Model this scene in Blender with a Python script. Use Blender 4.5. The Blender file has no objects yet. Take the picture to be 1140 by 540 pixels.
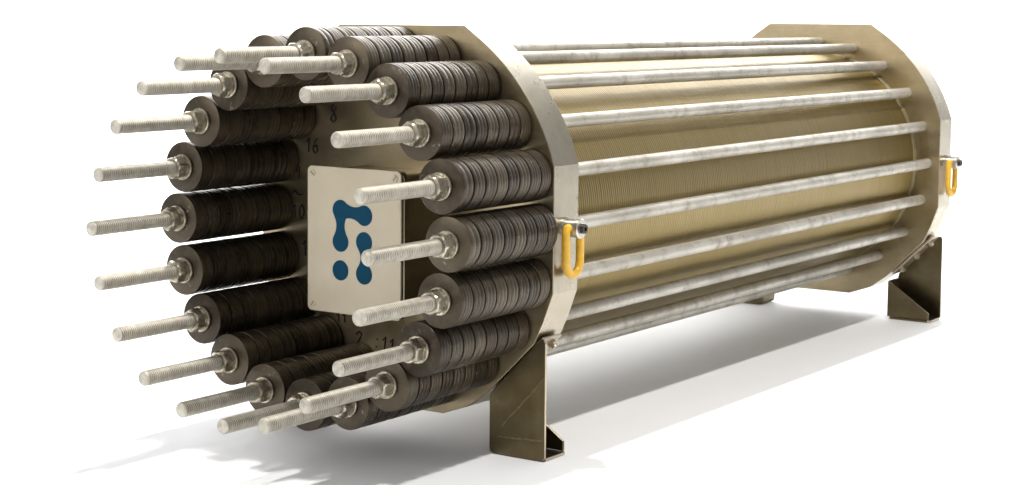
import bpy, bmesh, math, random
from mathutils import Matrix, Vector, noise as mnoise
random.seed(7)
PI = math.pi
sc = bpy.context.scene
col = sc.collection

# ------------------------------------------------------------------ camera
yaw, pit, rol = 0.6201, -0.0766, 0.0063
fw = Vector((math.cos(yaw)*math.cos(pit), math.sin(yaw)*math.cos(pit), math.sin(pit)))
rt = Vector((math.sin(yaw), -math.cos(yaw), 0))
up = rt.cross(fw)
rt2 = rt*math.cos(rol) + up*math.sin(rol)
up2 = -rt*math.sin(rol) + up*math.cos(rol)
cam = bpy.data.cameras.new('camera')
camo = bpy.data.objects.new('camera', cam)
col.objects.link(camo)
M = Matrix((rt2, up2, -fw)).transposed().to_4x4()
M.translation = Vector((-4.2932, -3.3305, 0.6159))
camo.matrix_world = M
cam.sensor_width = 36
cam.lens = 2010.13/1140*36
cam.shift_x = 45.22/1140
cam.shift_y = -100.95/1140
cam.clip_end = 200
cam.dof.use_dof = True
cam.dof.focus_distance = 4.9
cam.dof.aperture_fstop = 9
sc.camera = camo
sc.render.resolution_x, sc.render.resolution_y = 1024, 485

# ------------------------------------------------------------------ light
w = bpy.data.worlds.new('World'); sc.world = w; w.use_nodes = True
w.node_tree.nodes['Background'].inputs[0].default_value = (1, 1, 1, 1)
w.node_tree.nodes['Background'].inputs[1].default_value = 0.40

def area(name, loc, target, sx, sy, power, color=(1, .97, .93)):
    l = bpy.data.lights.new(name, 'AREA'); l.shape = 'RECTANGLE'
    l.size, l.size_y, l.energy, l.color = sx, sy, power, color
    o = bpy.data.objects.new(name, l); col.objects.link(o)
    o.location = loc
    o.rotation_euler = (Vector(target)-Vector(loc)).to_track_quat('-Z', 'Y').to_euler()
    return o
area('overhead_lamp', (0.1, 0.1, 5.6), (0.4, 0.1, 0), 0.16, 0.16, 325)
area('side_lamp', (-0.2, -2.9, 5.6), (0.4, 0, -.3), 0.2, 0.2, 300)
# unseen strip lights added to whiten the backdrop, high behind the stack
f2 = Vector((math.cos(yaw), math.sin(yaw), 0)); r2 = Vector((math.sin(yaw), -math.cos(yaw), 0))
cam0 = Vector((-4.2932, -3.3305, 0))
def uv(u, v, z): return cam0 + r2*u + f2*v + Vector((0, 0, z))
area('added_backdrop_light', uv(-4, 12.2, 6.5), uv(-4, 15.0, 4.2), 6, 1.2, 1500, (1, 1, 1))
area('added_backdrop_light', uv(4, 12.2, 6.5), uv(4, 15.0, 4.2), 6, 1.2, 1500, (1, 1, 1))
# unseen fill light added to brighten the plate front, disc faces and lid
area('added_fill_light', (-6.2, 2.6, 2.4), (0, 0, 0), 3.0, 2.2, 140)

sc.view_settings.view_transform = 'Standard'
sc.view_settings.look = 'None'
sc.view_settings.exposure = 0
sc.view_settings.gamma = 1
sc.view_settings.use_curve_mapping = False

# ------------------------------------------------------------------ materials
class NT:
    def __init__(s, name):
        s.m = bpy.data.materials.new(name); s.m.use_nodes = True
        s.t = s.m.node_tree; s.b = s.t.nodes['Principled BSDF']
    def n(s, typ, **kw):
        nd = s.t.nodes.new(typ)
        for k, v in kw.items():
            if k in nd.inputs: nd.inputs[k].default_value = v
            else: setattr(nd, k, v)
        return nd
    def l(s, a, b): s.t.links.new(a, b)
    def coord(s, scale=(1, 1, 1), rnd=True):
        tc = s.n('ShaderNodeTexCoord'); mp = s.n('ShaderNodeMapping'); mp.inputs['Scale'].default_value = scale
        s.l(tc.outputs['Object'], mp.inputs['Vector'])
        if rnd:
            oi = s.n('ShaderNodeObjectInfo'); ml = s.n('ShaderNodeMath', operation='MULTIPLY'); ml.inputs[1].default_value = 37.0
            s.l(oi.outputs['Random'], ml.inputs[0]); cb = s.n('ShaderNodeCombineXYZ')
            for i in range(3): s.l(ml.outputs[0], cb.inputs[i])
            s.l(cb.outputs[0], mp.inputs['Location'])
        return mp.outputs[0]
    def noise(s, vec, scale, detail=4, rough=.6):
        nz = s.n('ShaderNodeTexNoise'); nz.inputs['Scale'].default_value = scale
        nz.inputs['Detail'].default_value = detail; nz.inputs['Roughness'].default_value = rough
        s.l(vec, nz.inputs['Vector']); return nz.outputs['Fac']
    def ramp(s, fac, stops):
        r = s.n('ShaderNodeValToRGB'); e = r.color_ramp.elements
        while len(e) < len(stops): e.new(.5)
        for el, (p, c) in zip(e, stops):
            el.position = p; el.color = (c, c, c, 1) if not hasattr(c, '__len__') else (*c, 1)
        s.l(fac, r.inputs[0]); return r.outputs[0]
    def mix(s, fac, a, b, mode='MIX'):
        m = s.n('ShaderNodeMix', data_type='RGBA', blend_type=mode)
        for sock, v in ((m.inputs[0], fac), (m.inputs[6], a), (m.inputs[7], b)):
            if hasattr(v, 'is_output') or hasattr(v, 'links'): s.l(v, sock)
            else: sock.default_value = v if not (hasattr(v, '__len__') and len(v) == 3) else (*v, 1)
        return m.outputs[2]
    def bump(s, h, strength, dist):
        b = s.n('ShaderNodeBump'); b.inputs['Strength'].default_value = strength; b.inputs['Distance'].default_value = dist
        s.l(h, b.inputs['Height']); s.l(b.outputs[0], s.b.inputs['Normal'])
    def set(s, **kw):
        for k, v in kw.items():
            i = s.b.inputs[k.replace('_', ' ')]
            if hasattr(v, 'links'): s.l(v, i)
            else: i.default_value = v if not (hasattr(v, '__len__') and len(v) == 3) else (*v, 1)

# brushed, rolled stainless steel of the end plates and brackets
def steel(name, c1, c2, rough=(.26, .44), brush=(1.5, 1.5, 90), metallic=1.0, bump=.07):
    a = NT(name)
    v = a.coord((1, 1, 1)); big = a.noise(v, 4.5, 5, .6)
    vb = a.coord(brush); br = a.noise(vb, 6, 3, .6)
    sm = a.noise(v, 22, 6, .7)
    c = a.mix(a.ramp(big, [(.3, 0), (.7, 1)]), c1, c2)
    c = a.mix(a.ramp(sm, [(.55, 0), (.75, .35)]), c, tuple(x*.62 for x in c1))
    c = a.mix(a.ramp(br, [(.35, .25), (.65, 0)]), c, tuple(x*.7 for x in c1))
    r = a.ramp(a.noise(v, 7, 6, .7), [(.3, rough[0]), (.7, rough[1])])
    a.set(Base_Color=c, Metallic=metallic, Roughness=r)
    if bump: a.bump(a.mix(.3, br, sm), bump, .0015)
    return a.m
M_plate = steel('brushed_steel', (.37, .30, .18), (.50, .42, .28), metallic=.95)
M_rim = steel('milled_steel', (.38, .34, .26), (.52, .475, .385), (.24, .34), (60, 1.5, 1.5), bump=0)
M_brk = steel('bracket_steel', (.115, .088, .043), (.20, .165, .10), (.28, .44), (3, 3, 3))
M_cut = steel('cut_edge_steel', (.52, .45, .34), (.62, .55, .44), (.35, .45), (3, 3, 3))

# hot-dip galvanised rods
a = NT('galvanised_steel')
v = a.coord((1, 1, 1)); st = a.coord((.35, 1, 1))
n1 = a.noise(v, 17, 7, .72); n2 = a.noise(st, 9, 3, .5); n3 = a.noise(v, 160, 3, .7)
c = a.mix(a.ramp(n2, [(.35, 0), (.65, 1)]), (.36, .338, .290), (.60, .575, .52))
c = a.mix(a.ramp(n1, [(.50, 0), (.66, .8)]), c, (.23, .21, .165))
c = a.mix(a.ramp(n3, [(.35, .5), (.6, 0)]), c, (.50, .46, .38))
a.set(Base_Color=c, Metallic=.5, Roughness=a.ramp(n1, [(.3, .34), (.7, .56)]))
a.bump(a.mix(.5, n1, n3), .35, .0015)
M_galv = a.m
# threaded ends: colour darkens towards the thread roots
a = NT('galvanised_thread')
v = a.coord((1, 1, 1)); st = a.coord((9, 1, 1))
n1 = a.noise(v, 26, 6, .7); n3 = a.noise(st, 30, 4, .75)
geo = a.n('ShaderNodeNewGeometry')
c = a.mix(a.ramp(n1, [(.3, 0), (.7, 1)]), (.40, .37, .305), (.60, .575, .51))
c = a.mix(a.ramp(n3, [(.50, 0), (.62, .45)]), c, (.22, .19, .14))
sx_ = a.n('ShaderNodeSeparateXYZ'); tc_ = a.n('ShaderNodeTexCoord'); a.l(tc_.outputs['Object'], sx_.inputs[0])
cx_ = a.n('ShaderNodeCombineXYZ'); a.l(sx_.outputs[1], cx_.inputs[1]); a.l(sx_.outputs[2], cx_.inputs[2])
ln_ = a.n('ShaderNodeVectorMath', operation='LENGTH'); a.l(cx_.outputs[0], ln_.inputs[0])
mr_ = a.n('ShaderNodeMapRange'); a.l(ln_.outputs['Value'], mr_.inputs[0]); mr_.inputs[1].default_value = .0202; mr_.inputs[2].default_value = .0215
mr_.inputs[3].default_value = .9; mr_.inputs[4].default_value = 0
tip_ = a.n('ShaderNodeMath', operation='GREATER_THAN'); a.l(sx_.outputs[0], tip_.inputs[0]); tip_.inputs[1].default_value = -.775
gr_ = a.n('ShaderNodeMath', operation='MULTIPLY'); a.l(mr_.outputs[0], gr_.inputs[0]); a.l(tip_.outputs[0], gr_.inputs[1])
c = a.mix(gr_.outputs[0], c, (.15, .125, .085))
a.set(Base_Color=c, Metallic=.35, Roughness=.5)
a.bump(n3, .3, .001)
M_thread = a.m
a = NT('galvanised_nut')
v = a.coord((1, 1, 1)); n1 = a.noise(v, 50, 5, .7)
c = a.mix(a.ramp(n1, [(.42, 0), (.62, 1)]), (.56, .515, .42), (.27, .24, .18))
a.set(Base_Color=c, Metallic=.85, Roughness=a.ramp(n1, [(.3, .22), (.7, .4)]))
a.bump(n1, .12, .001)
M_nut = a.m

# phosphated spring steel, with scuffs running round the rim
a = NT('phosphated_spring_steel')
v = a.coord((1, 1, 1)); st = a.coord((5, .7, .7))
oi = a.n('ShaderNodeObjectInfo')
n1 = a.noise(v, 24, 5, .7); n2 = a.noise(st, 75, 3, .7); n4 = a.noise(v, 9, 3, .5)
c = a.mix(a.ramp(oi.outputs['Random'], [(0, 0), (1, 1)]), (.036, .027, .018), (.085, .068, .045))
c = a.mix(a.ramp(n1, [(.48, 0), (.8, .6)]), c, (.13, .108, .078))
sc_ = a.mix(1.0, a.ramp(n2, [(.60, 0), (.70, 1)]), a.ramp(n4, [(.54, 0), (.66, .8)]), 'MULTIPLY')
c = a.mix(sc_, c, (.50, .46, .40))
a.set(Base_Color=c, Metallic=.7, Roughness=a.ramp(n1, [(.3, .27), (.7, .48)]))
a.bump(n1, .15, .001)
M_disc = a.m

# amber-edged cell frames: fine lines run round the body
a = NT('cell_edge_laminate')
v = a.coord((1, 1, 1), False); ln = a.coord((75, .10, .10), False); ln2 = a.coord((14, .1, .1), False); sp = a.coord((70, 3.5, 3.5), False)
n1 = a.noise(ln, 1.0, 3, .8); n2 = a.noise(ln2, 1.0, 3, .6); n3 = a.noise(v, 3, 4, .6); n5 = a.noise(sp, 4, 3, .7)
c = a.mix(a.ramp(n1, [(.25, 0), (.75, 1)]), (.235, .170, .055), (.305, .232, .088))
c = a.mix(a.ramp(n2, [(.35, .35), (.6, 0)]), c, (.225, .152, .036))
c = a.mix(a.ramp(n3, [(.4, 0), (.7, .35)]), c, (.31, .24, .09))
c = a.mix(a.ramp(n5, [(.70, 0), (.76, .45)]), c, (.60, .53, .37))
a.set(Base_Color=c, Metallic=.7, Roughness=a.ramp(n3, [(.3, .30), (.7, .38)]))
M_cell = a.m

def plain(name, colr, rough, metal=0.0, var=.25, scale=20, bump=.1, spec=.5):
    a = NT(name); v = a.coord(); n1 = a.noise(v, scale, 5, .65)
    c = a.mix(a.ramp(n1, [(.35, 0), (.7, 1)]), colr, tuple(x*(1-var) for x in colr))
    a.set(Base_Color=c, Metallic=metal, Roughness=rough); a.b.inputs['Specular IOR Level'].default_value = spec
    a.bump(n1, bump, .001); return a.m
M_lid = plain('lid_paint', (.56, .49, .365), .24, 0, .10, 5, .02)
M_box = plain('box_steel', (.34, .29, .19), .22, .9, .25, 6, .12)
M_blue = plain('blue_print', (.001, .052, .105), .55, 0, .1, 10, .02, .12)
M_yel = plain('yellow_paint', (.74, .43, .035), .32, 0, .22, 40, .15)
M_zinc = plain('zinc_bushing', (.66, .63, .57), .3, .9, .2, 40, .1)
M_dark = plain('dark_bolt_steel', (.06, .052, .045), .35, .7, .3, 60, .2)
M_ink = plain('marker_ink', (.012, .011, .010), .6, 0, .1, 10, 0)
M_insul = plain('insulating_plastic', (.27, .22, .11), .45, 0, .2, 12, .1)
M_weld = plain('weld_bead', (.25, .205, .125), .42, .8, .5, 90, .6)
M_floor = plain('white_floor_paint', (.885, .895, .91), .7, 0, .02, 3, .02, .2)
M_back = plain('white_backdrop', (.92, .92, .92), .9, 0, .01, 1, 0, .1)

# ------------------------------------------------------------------ mesh helpers
def link(name, me, parent=None, mat=None):
    o = bpy.data.objects.new(name, me); col.objects.link(o)
    if parent is not None: o.parent = parent
    if mat is not None and not me.materials: me.materials.append(mat)
    return o
def mesh(name, verts, faces, smooth=True, angle=35):
    me = bpy.data.meshes.new(name); me.from_pydata([tuple(v) for v in verts], [], faces)
    bm = bmesh.new(); bm.from_mesh(me); bmesh.ops.recalc_face_normals(bm, faces=bm.faces)
    if smooth:
        for f in bm.faces: f.smooth = True
        for e in bm.edges:
            if len(e.link_faces) == 2 and e.calc_face_angle(0) > math.radians(angle): e.smooth = False
    bm.to_mesh(me); bm.free(); return me
def lathe(prof, seg=48, closed=True, jit=0.0):
    """profile of (x, r) turned about the x axis"""
    V, F = [], []; n = len(prof)
    for i in range(seg):
        t = 2*PI*i/seg
        for x, r in prof: V.append((x, r*math.cos(t), r*math.sin(t)))
    for i in range(seg):
        j = (i+1) % seg
        for k in range(n if closed else n-1):
            l = (k+1) % n
            F.append((i*n+k, i*n+l, j*n+l, j*n+k))
    return V, F
def join(parts):
    V, F = [], []
    for v, f in parts:
        b = len(V); V += list(v); F += [tuple(b+i for i in q) for q in f]
    return V, F
def prism(outline, x0, x1):
    """outline of (y, z) extruded along x"""
    n = len(outline); V = [(x0, y, z) for y, z in outline]+[(x1, y, z) for y, z in outline]
    F = [tuple(range(n)), tuple(range(2*n-1, n-1, -1))]+[(i, (i+1) % n, n+(i+1) % n, n+i) for i in range(n)]
    return V, F
def extr(pts, vec):
    n = len(pts); vec = Vector(vec); V = [Vector(p) for p in pts]+[Vector(p)+vec for p in pts]
    F = [tuple(range(n)), tuple(range(2*n-1, n-1, -1))]+[(i, (i+1) % n, n+(i+1) % n, n+i) for i in range(n)]
    return V, F
def bevelled(me, width, seg=2, angle=20):
    bm = bmesh.new(); bm.from_mesh(me)
    es = [e for e in bm.edges if len(e.link_faces) == 2 and e.calc_face_angle(0) > math.radians(25)]
    bmesh.ops.bevel(bm, geom=es, offset=width, segments=seg, affect='EDGES', profile=.5)
    for f in bm.faces: f.smooth = True
    for e in bm.edges: e.smooth = not (len(e.link_faces) == 2 and e.calc_face_angle(0) > math.radians(angle))
    bm.to_mesh(me); bm.free(); return me
def tube(path, r, seg=10, closed=False):
    P = [Vector(p) for p in path]; V, F = [], []; n = len(P); prev = None
    for i, p in enumerate(P):
        if i == 0: t = P[1]-P[0]
        elif i == n-1: t = P[-1]-P[-2]
        else: t = (P[i+1]-P[i-1])
        t.normalize()
        a = (prev if prev else (Vector((0, 0, 1)) if abs(t.z) < .8 else Vector((0, 1, 0))))
        a = (a-t*a.dot(t)).normalized(); prev = a; b = t.cross(a)
        for k in range(seg):
            th = 2*PI*k/seg; V.append(p+(a*math.cos(th)+b*math.sin(th))*r)
    for i in range(n-1):
        for k in range(seg):
            l = (k+1) % seg; F.append((i*seg+k, i*seg+l, (i+1)*seg+l, (i+1)*seg+k))
    F.append(tuple(range(seg))); F.append(tuple(range((n-1)*seg, n*seg)))
    return V, F
def rrect(cy, cz, w, h, r, n=6):
    out = []
    for sx, sz, a0 in ((1, 1, 0), (-1, 1, 90), (-1, -1, 180), (1, -1, 270)):
        for i in range(n+1):
            t = math.radians(a0+90*i/n)
            out.append((cy+sx*(w/2-r)+r*math.cos(t), cz+sz*(h/2-r)+r*math.sin(t)))
    return out

# ------------------------------------------------------------------ setting
FZ = -0.675
def sheet_uv(rows, u0, u1, nu=2):
    V, F = [], []
    for (v, z) in rows:
        for i in range(nu): V.append(uv(u0+(u1-u0)*i/(nu-1), v, z))
    for j in range(len(rows)-1):
        for i in range(nu-1): F.append((j*nu+i, j*nu+i+1, (j+1)*nu+i+1, (j+1)*nu+i))
    return mesh('sheet', V, F)
fl = link('floor', sheet_uv([(-9, FZ), (13, FZ)], -14, 14), None, M_floor); fl['kind'] = 'structure'
rows = [(13+2*math.sin(t), FZ+.0+2-2*math.cos(t)) for t in [PI/2*i/16 for i in range(17)]]+[(15, 8.5)]
bk = link('backdrop', sheet_uv(rows, -14, 14), None, M_back); bk['kind'] = 'structure'

# ------------------------------------------------------------------ the stack
root = bpy.data.objects.new('fuel_cell_stack', None); col.objects.link(root)
root.location = (0, 0, 0)
root['label'] = 'long steel cell stack clamped by spring-loaded tie rods between two end plates'
root['category'] = 'cell stack'

L, TH, R = 2.957, .13, .5
# end plate outline (y, z): flat top, curved shoulders, flat sides, chamfered bottom corners
half = [(.0, .58), (.236, .58)]
for i in range(1, 14):
    t = i/14; ang = math.radians(67.9+(18.3-67.9)*t)
    r = .6245+(.5845-.6245)*t**.8 - .004*math.sin(PI*t)
    half.append((r*math.cos(ang), r*math.sin(ang)))
half += [(.555, .183), (.555, -.183), (.523, -.268), (.493, -.332), (.332, -.493), (.262, -.545), (.165, -.58)]
outline = [(-y, z) for y, z in half]+[(y, z) for y, z in reversed(half) if y > 0]
def end_plate(x0):
    V, F = prism(outline, x0, x0+TH)
    me = mesh('end_plate', V, F, angle=9)
    me = bevelled(me, .0022, 2, 10)
    me.materials.append(M_plate); me.materials.append(M_rim)
    for p in me.polygons: p.material_index = 0 if abs(p.normal.x) > .9 else 1
    return me
ep0 = link('end_plate', end_plate(0), root)
ep1 = link('end_plate', end_plate(L), root)

# cell block: hundreds of thin frames, ridged; too fine to pick apart
prof = []; x = TH+.034; pitch = .0120; k = 0
while x < L-.036:
    r = .4545+random.uniform(-.0003, .0003)
    if k % 29 == 14: r += .0002
    prof += [(x, r-.0004), (x+.0008, r), (x+pitch-.0018, r), (x+pitch-.0010, r-.0004)]
    x += pitch; k += 1
V, F = lathe(prof, 96, closed=False)
n = len(prof); F.append(tuple(i*n for i in range(96))); F.append(tuple(i*n+n-1 for i in range(96)))
cb = link('cell_block', mesh('cell_block', V, F, angle=60), root, M_cell)
cb['kind'] = 'stuff'
for x0 in (TH+.0005, L-.0335):
    V, F = lathe([(x0, .05), (x0, .456), (x0+.003, .459), (x0+.030, .459), (x0+.033, .456), (x0+.033, .05)], 96)
    link('insulating_ring', mesh('insulating_ring', V, F), root, M_insul)

# tie rod meshes
def rod_mesh(seed):
    rnd = random.Random(seed); rr = .0212; xt, xs = -.7821+rnd.uniform(-.004, .004), -.425
    V, F = [], []; seg = 28; rows = []
    rows += [(xt, rr*.0001, 0), (xt, rr*.80, 0), (xt+.0035, rr*.97, 0)]
    x = xt+.006; p = .0072; sub = 5; i = 0
    while x < xs:
        rows.append((x, rr, 1)); x += p/sub; i += 1
    rows += [(xs+.004, rr*.98, 0), (xs+.006, rr*1.0, 0)]
    nn = 30
    for j in range(1, nn+1): rows.append((xs+.006+(L+TH+.16-xs-.006)*j/nn, rr*1.0, 0))
    rows.append((L+TH+.163, rr*.85, 0)); rows.append((L+TH+.163, rr*.0001, 0))
    for (x, r, th) in rows:
        for s in range(seg):
            t = 2*PI*s/seg; q = r
            if th:
                ph = ((x/p + s/seg) % 1.0)
                tri = abs(ph-.5)*2
                am = .7+.4*max(0, min(1, .5+1.3*mnoise.noise(Vector((x*38, math.cos(t)*1.2+seed*5, math.sin(t)*1.2)))))
                q = r+.0006-.0019*am*(1-min(1, tri*1.3))
            V.append((x, q*math.cos(t), q*math.sin(t)))
    for i in range(len(rows)-1):
        for s in range(seg):
            u = (s+1) % seg; F.append((i*seg+s, i*seg+u, (i+1)*seg+u, (i+1)*seg+s))
    me = mesh('tie_rod', V, F, angle=50)
    me.materials.append(M_galv); me.materials.append(M_thread)
    for pl in me.polygons: pl.material_index = 1 if pl.center.x < xs+.003 else 0
    return me
rods = [rod_mesh(i) for i in range(3)]
# hexagon nut with chamfered corners, bore open
def nut_mesh(x0, x1, af=.0305):
    V, F = [], []; seg = 60
    def hexr(t):
        m = (t % (PI/3))-PI/6; return af/math.cos(m)
    rows = [(x0+.002, lambda t: .0200), (x0, lambda t: .0235), (x0, lambda t: af*.955), (x0+.0045, lambda t: min(hexr(t), af*1.09)), (x0+.008, hexr),
            (x1-.006, hexr), (x1-.003, lambda t: min(hexr(t), af*1.10)), (x1, lambda t: af*.98), (x1, lambda t: .02)]
    for x, fn in rows:
        for s in range(seg):
            t = 2*PI*s/seg; r = fn(t); V.append((x, r*math.cos(t), r*math.sin(t)))
    for i in range(len(rows)-1):
        for s in range(seg):
            u = (s+1) % seg; F.append((i*seg+s, i*seg+u, (i+1)*seg+u, (i+1)*seg+s))
    return mesh('nut', V, F, angle=22)
nut_m = nut_mesh(-.486, -.446); nut_m.materials.append(M_nut)
nut_b = nut_mesh(L+TH+.012, L+TH+.052); nut_b.materials.append(M_nut)
def wash(x0, x1, ro):
    V, F = lathe([(x0, .022), (x0, ro-.0015), (x0+.0015, ro), (x1-.001, ro), (x1, ro-.001), (x1, .022)], 48)
    me = mesh('washer', V, F); me.materials.append(M_nut); return me
wash_m = wash(-.4455, -.4375, .0385); wash_b = wash(L+TH+.0005, L+TH+.0115, .040)

# disc springs: a packet of nested coned discs
NP = 8; PW = .0542
def pack_mesh(seed, first=False):
    rnd = random.Random(seed); parts = []; x = 0.0
    nd = rnd.choice((2, 3, 3, 4))
    tot = PW-rnd.choice((.0074, .0066, .0060)); gap = .00005; t = (tot-gap*(nd-1))/nd
    for i in range(nd):
        ro = .0752+rnd.uniform(-.0002, .0002); b = .00035; b0 = .0010 if i == 0 else b; b1 = .0010 if i == nd-1 else b
        h = .0045 if i < nd/2 else -.0045
        if first and i == 0: h = -.002
        dy, dz = rnd.uniform(-.0003, .0003), rnd.uniform(-.0003, .0003)
        pr = [(x-h+.002, .0235), (x-h*.0, ro-b0), (x+b0*.3, ro-b0*.3), (x+b0*.9, ro), (x+t-b1*.9, ro), (x+t-b1*.3, ro-b1*.3), (x+t, ro-b1), (x+t-h+.002, .0235)]
        if first and i == 0: pr[0] = (x+.0002, .0235); pr[1] = (x, ro-b0)
        V, F = lathe(pr, 56)
        parts.append(([(p[0], p[1]+dy, p[2]+dz) for p in V], F)); x += t+gap
    V, F = join(parts)
    me = mesh('disc_spring', V, F, angle=30); me.materials.append(M_disc); return me
packs = [pack_mesh(i+3) for i in range(7)]
fronts = [pack_mesh(i+40, True) for i in range(3)]

for k in range(20):
    th = math.radians(90-18*(k-1))
    y, z = -R*math.cos(th), R*math.sin(th)
    rod = link('tie_rod', rods[k % 3], root); rod.location = (0, y, z)
    rod.rotation_euler.x = random.uniform(0, 6.28)
    if k == 0: rod['label'] = 'galvanised tie rod threaded at its free end'
    def sub(name, me, x=0.0, spin=None, kk=rod):
        o = link(name, me, kk); o.location = (x, 0, 0)
        o.rotation_euler.x = random.uniform(0, 6.28) if spin is None else spin
        return o
    sub('nut', nut_m); sub('washer', wash_m)
    sub('nut', nut_b); sub('washer', wash_b)
    for j in range(NP):
        me = random.choice(fronts) if j == 0 else random.choice(packs)
        sub('disc_spring', me, -.4365+j*PW+.0012)

# ------------------------------------------------------------------ junction box on the front plate
BX = -.22
me = mesh('junction_box', *prism(rrect(0, -.054, .325, .408, .028), BX+.030, -.0005), angle=20); me = bevelled(me, .002)
jb = link('junction_box', me, root, M_box)
me = mesh('lid', *prism(rrect(0.001, -.0545, .352, .434, .016), BX, BX+.008), angle=20); me = bevelled(me, .0022)
link('lid', me, jb, M_lid)
me = mesh('lid_rim', *prism(rrect(-.006, -.054, .352, .430, .026), BX+.0085, BX+.030), angle=20); me = bevelled(me, .003)
link('lid_rim', me, jb, M_box)
for sy in (-1, 1):
    for sz in (-1, 1):
        V, F = lathe([(BX-.003, .0001), (BX-.003, .0085), (BX-.0015, .0105), (BX+.002, .0105)], 20, closed=False)
        slot = extr([(BX-.0035, -.0075, -.001), (BX-.0035, -.0075, .001), (BX-.0035, .0075, .001), (BX-.0035, .0075, -.001)], (.0004, 0, 0))
        s = link('screw', mesh('screw', V, F), jb, M_lid); s.location = (0, .001+sy*.155, -.0545+sz*.195)
        s2 = mesh('screw_slot', *slot, smooth=False)
        # slot is part of the screw's own mesh
        bm = bmesh.new(); bm.from_mesh(s.data); nf = len(bm.faces); bm.from_mesh(s2)
        bm.faces.ensure_lookup_table()
        for f in bm.faces[nf:]: f.material_index = 1
        bm.to_mesh(s.data); bm.free(); s.data.materials.append(M_ink)
        s.rotation_euler.x = random.choice((.7, 2.2, 1.0))
# blue emblem: dots joined by waisted necks
def disc2(cy, cz, r, x, n=40): return prism([(cy+r*math.cos(2*PI*i/n), cz+r*math.sin(2*PI*i/n)) for i in range(n)], x, BX+.0005)
def neck(p, q, r, wst, x, n=14):
    (ay, az), (by, bz) = p, q; d = math.hypot(by-ay, bz-az); ey, ez = (by-ay)/d, (bz-az)/d; ny, nz = -ez, ey
    # circular fillet tangent to both dots
    a0 = math.radians(52); s0 = r*math.sin(a0); o0 = r*math.cos(a0)
    A = []
    for i in range(n+1):
        t = i/n; u = o0+(d-2*o0)*t; h = wst+(s0-wst)*abs(2*t-1)**1.9; A.append((u, h))
    pts = [(ay+ey*u+ny*h, az+ez*u+nz*h) for u, h in A]+[(ay+ey*u-ny*h, az+ez*u-nz*h) for u, h in reversed(A)]
    return prism(pts, x, BX+.0005)
A_, B_, C_, D_, E_, F_ = (.049, .037), (-.040, .026), (.049, -.057), (-.040, -.052), (.049, -.142), (-.040, -.146)
rd = .0300
parts = [disc2(*c, rd, BX-.0010) for c in (A_, B_, C_, D_, E_, F_)]
parts += [neck(A_, B_, rd, .0175, BX-.0013), neck(A_, C_, rd, .0150, BX-.0016), neck(D_, F_, rd, .0125, BX-.0013)]
link('emblem', mesh('emblem', *join(parts), smooth=False), jb, M_blue)

# ------------------------------------------------------------------ marker numbers written on the front plate
GL = {
 '8': [[(.5, .55), (.2, .8), (.45, 1), (.7, .85), (.5, .55), (.15, .2), (.4, 0), (.75, .2), (.5, .55)]],
 '1': [[(.15, .7), (.5, 1), (.5, 0)]],
 '6': [[(.65, 1), (.25, .6), (.12, .25), (.4, 0), (.75, .2), (.6, .5), (.25, .4)]],
 '4': [[(.3, 1), (.1, .4), (.75, .45)], [(.62, .8), (.6, 0)]],
 '0': [[(.5, 1), (.15, .6), (.2, .15), (.5, 0), (.8, .35), (.75, .8), (.5, 1)]],
 '9': [[(.75, .8), (.4, 1), (.15, .7), (.5, .5), (.75, .8), (.7, .3), (.4, 0)]],
 '2': [[(.1, .8), (.45, 1), (.65, .75), (.15, .05), (.9, 0)]],
 '~': [[(0, .55), (.35, .72), (.65, .4), (1.2, .38)]],
 ':': [[(.4, .72), (.42, .62)], [(.35, .2), (.37, .1)]],
}
def smoothp(P, n=5):
    if len(P) < 3: return P
    out = []
    for i in range(len(P)-1):
        p0, p1, p2, p3 = P[max(i-1, 0)], P[i], P[i+1], P[min(i+2, len(P)-1)]
        for j in range(n):
            t = j/n
            out.append(tuple(.5*((2*b)+(-a+c)*t+(2*a-5*b+4*c-d)*t*t+(-a+3*b-3*c+d)*t**3) for a, b, c, d in zip(p0, p1, p2, p3)))
    return out+[P[-1]]
def write(txt, y, z, h, w=.6, th=.0027, tilt=0.0):
    """y is the left edge of the text as one reads it (reading runs towards -y), z its foot"""
    parts = []
    for i, ch in enumerate(txt):
        for st in GL[ch]:
            P = st if ch in '14:' else smoothp(st)
            path = []
            for px, pz in P:
                uu = i*h*w*1.0+px*h*w; vv = pz*h
                path.append((-.0006, y-.010-(uu*math.cos(tilt)-vv*math.sin(tilt)), z+uu*math.sin(tilt)+vv*math.cos(tilt)))
            parts.append(tube(path, th, 6))
    o = link('marker_number', mesh('marker_number', *join(parts)), ep0, M_ink); return o
write('8', .285, .278, .052, .65)
write('16', .385, .180, .046, .62, tilt=-.05)
write('4', .425, .098, .042, .62)
write('~', .438, .030, .034, 1.1)
write('10', .440, -.032, .044, .62)
write('19', .400, -.150, .050, .62)
write('2', .180, -.412, .044, .85, tilt=.06)
write(':11', .110, -.412, .046, .62, tilt=-.12)
write('11', .26, -.345, .030, .8)

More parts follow.
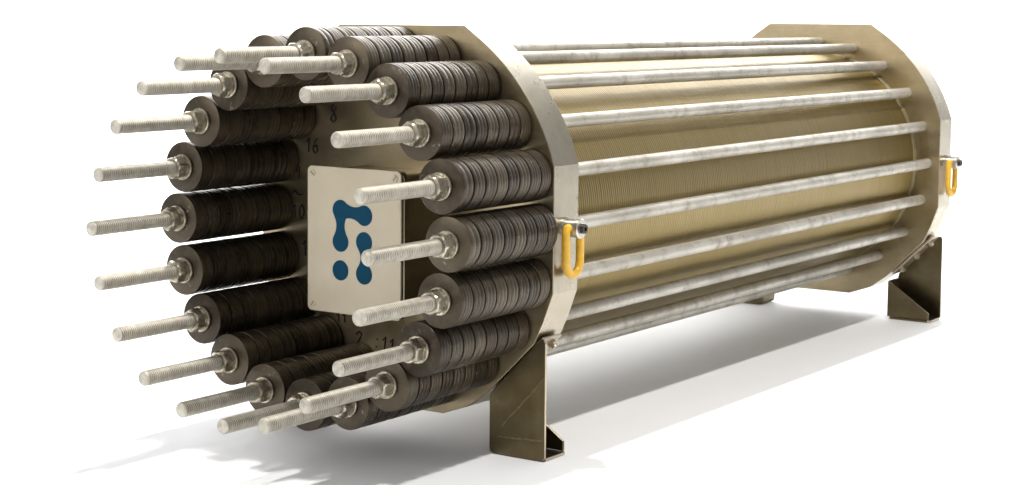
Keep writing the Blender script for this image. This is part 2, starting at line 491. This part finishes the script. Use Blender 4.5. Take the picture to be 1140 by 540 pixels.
# ------------------------------------------------------------------ lifting rings on the right-hand rims
def hoist(x0):
    # bushing stands out from the rim along -y
    def ylathe(prof, seg=36):
        V, F = lathe(prof, seg); return [(p[1], -p[0], p[2]) for p in V], F
    V, F = ylathe([(-.001, .0001), (-.001, .029), (.006, .029), (.007, .026), (.040, .026), (.043, .0285), (.053, .0285), (.056, .0255), (.056, .0001)])
    b = link('hoist_ring', mesh('hoist_ring', V, F, angle=30), root, M_zinc); b.location = (x0, -.555, .004)
    V, F = ylathe([(.0558, .0001), (.0558, .0140), (.0665, .0140), (.068, .0127), (.068, .0065), (.062, .0063), (.062, .0001)], 30)
    link('bolt', mesh('bolt', V, F, angle=30), b, M_dark)
    path = []; hw, dp = .0375, .135
    path += [(-hw+.014, -.026, .002), (-hw+.003, -.026, .001), (-hw-.001, -.026, -.010)]
    for i in range(1, 7): path.append((-hw, -.026, -.010-(dp-hw-.012)*i/6))
    for i in range(1, 12):
        t = PI+PI*i/11; path.append((hw*math.cos(t), -.026, -(dp-hw)+hw*math.sin(t)))
    for i in range(5, -1, -1): path.append((hw, -.026, -.010-(dp-hw-.012)*i/6))
    path += [(hw-.003, -.026, .001), (hw-.014, -.026, .002)]
    link('bow', mesh('bow', *tube(path, .0122, 14)), b, M_yel)
hoist(.062); hoist(L+.075)

# ------------------------------------------------------------------ brackets: folded sheet feet under the chamfered corners
def bracket(xo, sx, sy, yi=.336):
    """xo: outer face, sx: direction from outer face towards the middle of the stack, sy: side"""
    T = .009; D = .125
    def P(x, y, z): return (xo+sx*x, sy*y, z)
    def fin(name, vf, parent, mat=M_brk, bev=.0018):
        me = mesh(name, *vf, smooth=True, angle=20); me = bevelled(me, bev, 2); me.materials.append(mat)
        return link(name, me, parent)
    yo = .530
    r = .016
    face = [(yo, FZ+.012), (yo, -.328), (yo-.005, -.3195), (yo-.016, -.3185), (yi+.004, yi+.004-.8325), (yi, yi-.841), (yi, FZ+r)]
    face += [(yi+r*(1-math.cos(t)), FZ+.002+r*(1-math.sin(t))) for t in (PI/6, PI/3, PI/2)] + [(yo-.01, FZ+.002)]
    fp = [P(0, y, z) for y, z in face]
    o = fin('mounting_bracket', extr(fp, (sx*T, 0, 0)), root)
    # outer cut edges in brighter steel, edge highlight put into the colour
    o.data.materials.append(M_cut)
    for p in o.data.polygons:
        if abs(p.normal.x) < .6 and p.normal.y*sy > .5: p.material_index = 1
    # base flange
    base = fin('base_flange', extr([P(T, yi+.012, FZ+.001), P(T, yo-.002, FZ+.001), P(D-.012, yo-.002, FZ+.001), P(D, yo-.014, FZ+.001), P(D, yi+.012, FZ+.001)], (0, 0, T)), o)
    base.data.materials.append(M_cut)  # same edge highlight in the colour of the flange
    for p in base.data.polygons:
        if p.normal.z < .5 and p.normal.y*sy > .5: p.material_index = 1
    # inner wall, joining the face to the back gusset
    fin('inner_wall', extr([P(T+.0005, yi, FZ+.014), P(T+.0005, yi, yi-.8465), P(D-.012, yi, yi-.8465), P(D-.012, yi, FZ+.014)], (0, sy*T, 0)), o)
    # triangular back gusset
    g = fin('gusset', extr([P(D-.011, yi+.001, FZ+T+.002), P(D-.011, yi+.001, yi-.8475), P(D-.011, yi+.012, yi-.853), P(D-.011, yo-.010, FZ+.040), P(D-.011, yo-.010, FZ+T+.002)], (sx*T, 0, 0)), o)
    g.data.materials.append(M_cut)  # edge highlight put into the colour of the gusset's upper edge
    for p in g.data.polygons:
        if abs(p.normal.x) < .5 and p.normal.z > .3: p.material_index = 1
    # sloping top flange under the end plate
    d = Vector((yi-yo+.018, -.523+.335)).normalized(); nrm = Vector((-d.y, d.x))
    if nrm.y > 0: nrm = -nrm
    a_, b_ = (yo-.016, -.3128), (yi+.012, yi+.012-.8268)
    fl_ = [P(T+.0005, *a_), P(T+.0005, *b_), P(D-.02, *b_), P(D-.02, *a_)]
    n3 = Vector((0, sy*nrm.x, nrm.y))*T
    fin('top_flange', extr(fl_, n3), o, M_cut)
    # weld beads on the outer face
    parts = []
    for (p, q) in (((yo-.004, -.432), (yi+.045, -.588)), ((yo-.006, FZ+.062), (yi+.03, FZ+.055))):
        path = []
        for i in range(15):
            t = i/14; path.append(P(.0012, p[0]+(q[0]-p[0])*t, p[1]+(q[1]-p[1])*t+random.uniform(-.0016, .0016)))
        parts.append(tube(path, .0034, 6))
    link('weld_seam', mesh('weld_seam', *join(parts)), o, M_weld)
    # three bolts between flange and end plate
    for i in range(3):
        t = .12+.36*i
        py, pz = a_[0]+(b_[0]-a_[0])*t, a_[1]+(b_[1]-a_[1])*t
        c = Vector(P(D*.62, py, pz)); nn = Vector((0, sy*.707, -.707))
        V, F = lathe([(.0095, .0001), (.0095, .014), (.021, .014), (.021, .0001)], 6)
        V2, F2 = lathe([(.0212, .0001), (.0212, .009), (.027, .009), (.027, .0001)], 16)
        V, F = join([(V, F), (V2, F2)])
        q = Vector((1, 0, 0)).rotation_difference(nn)
        V = [c+q @ Vector(v) for v in V]
        link('bolt', mesh('bolt', V, F, angle=30), o, M_cut)
    return o
for sy in (-1, 1):
    bracket(0.0, 1, sy)
    bracket(L+TH, -1, sy, .336 if sy < 0 else .25)
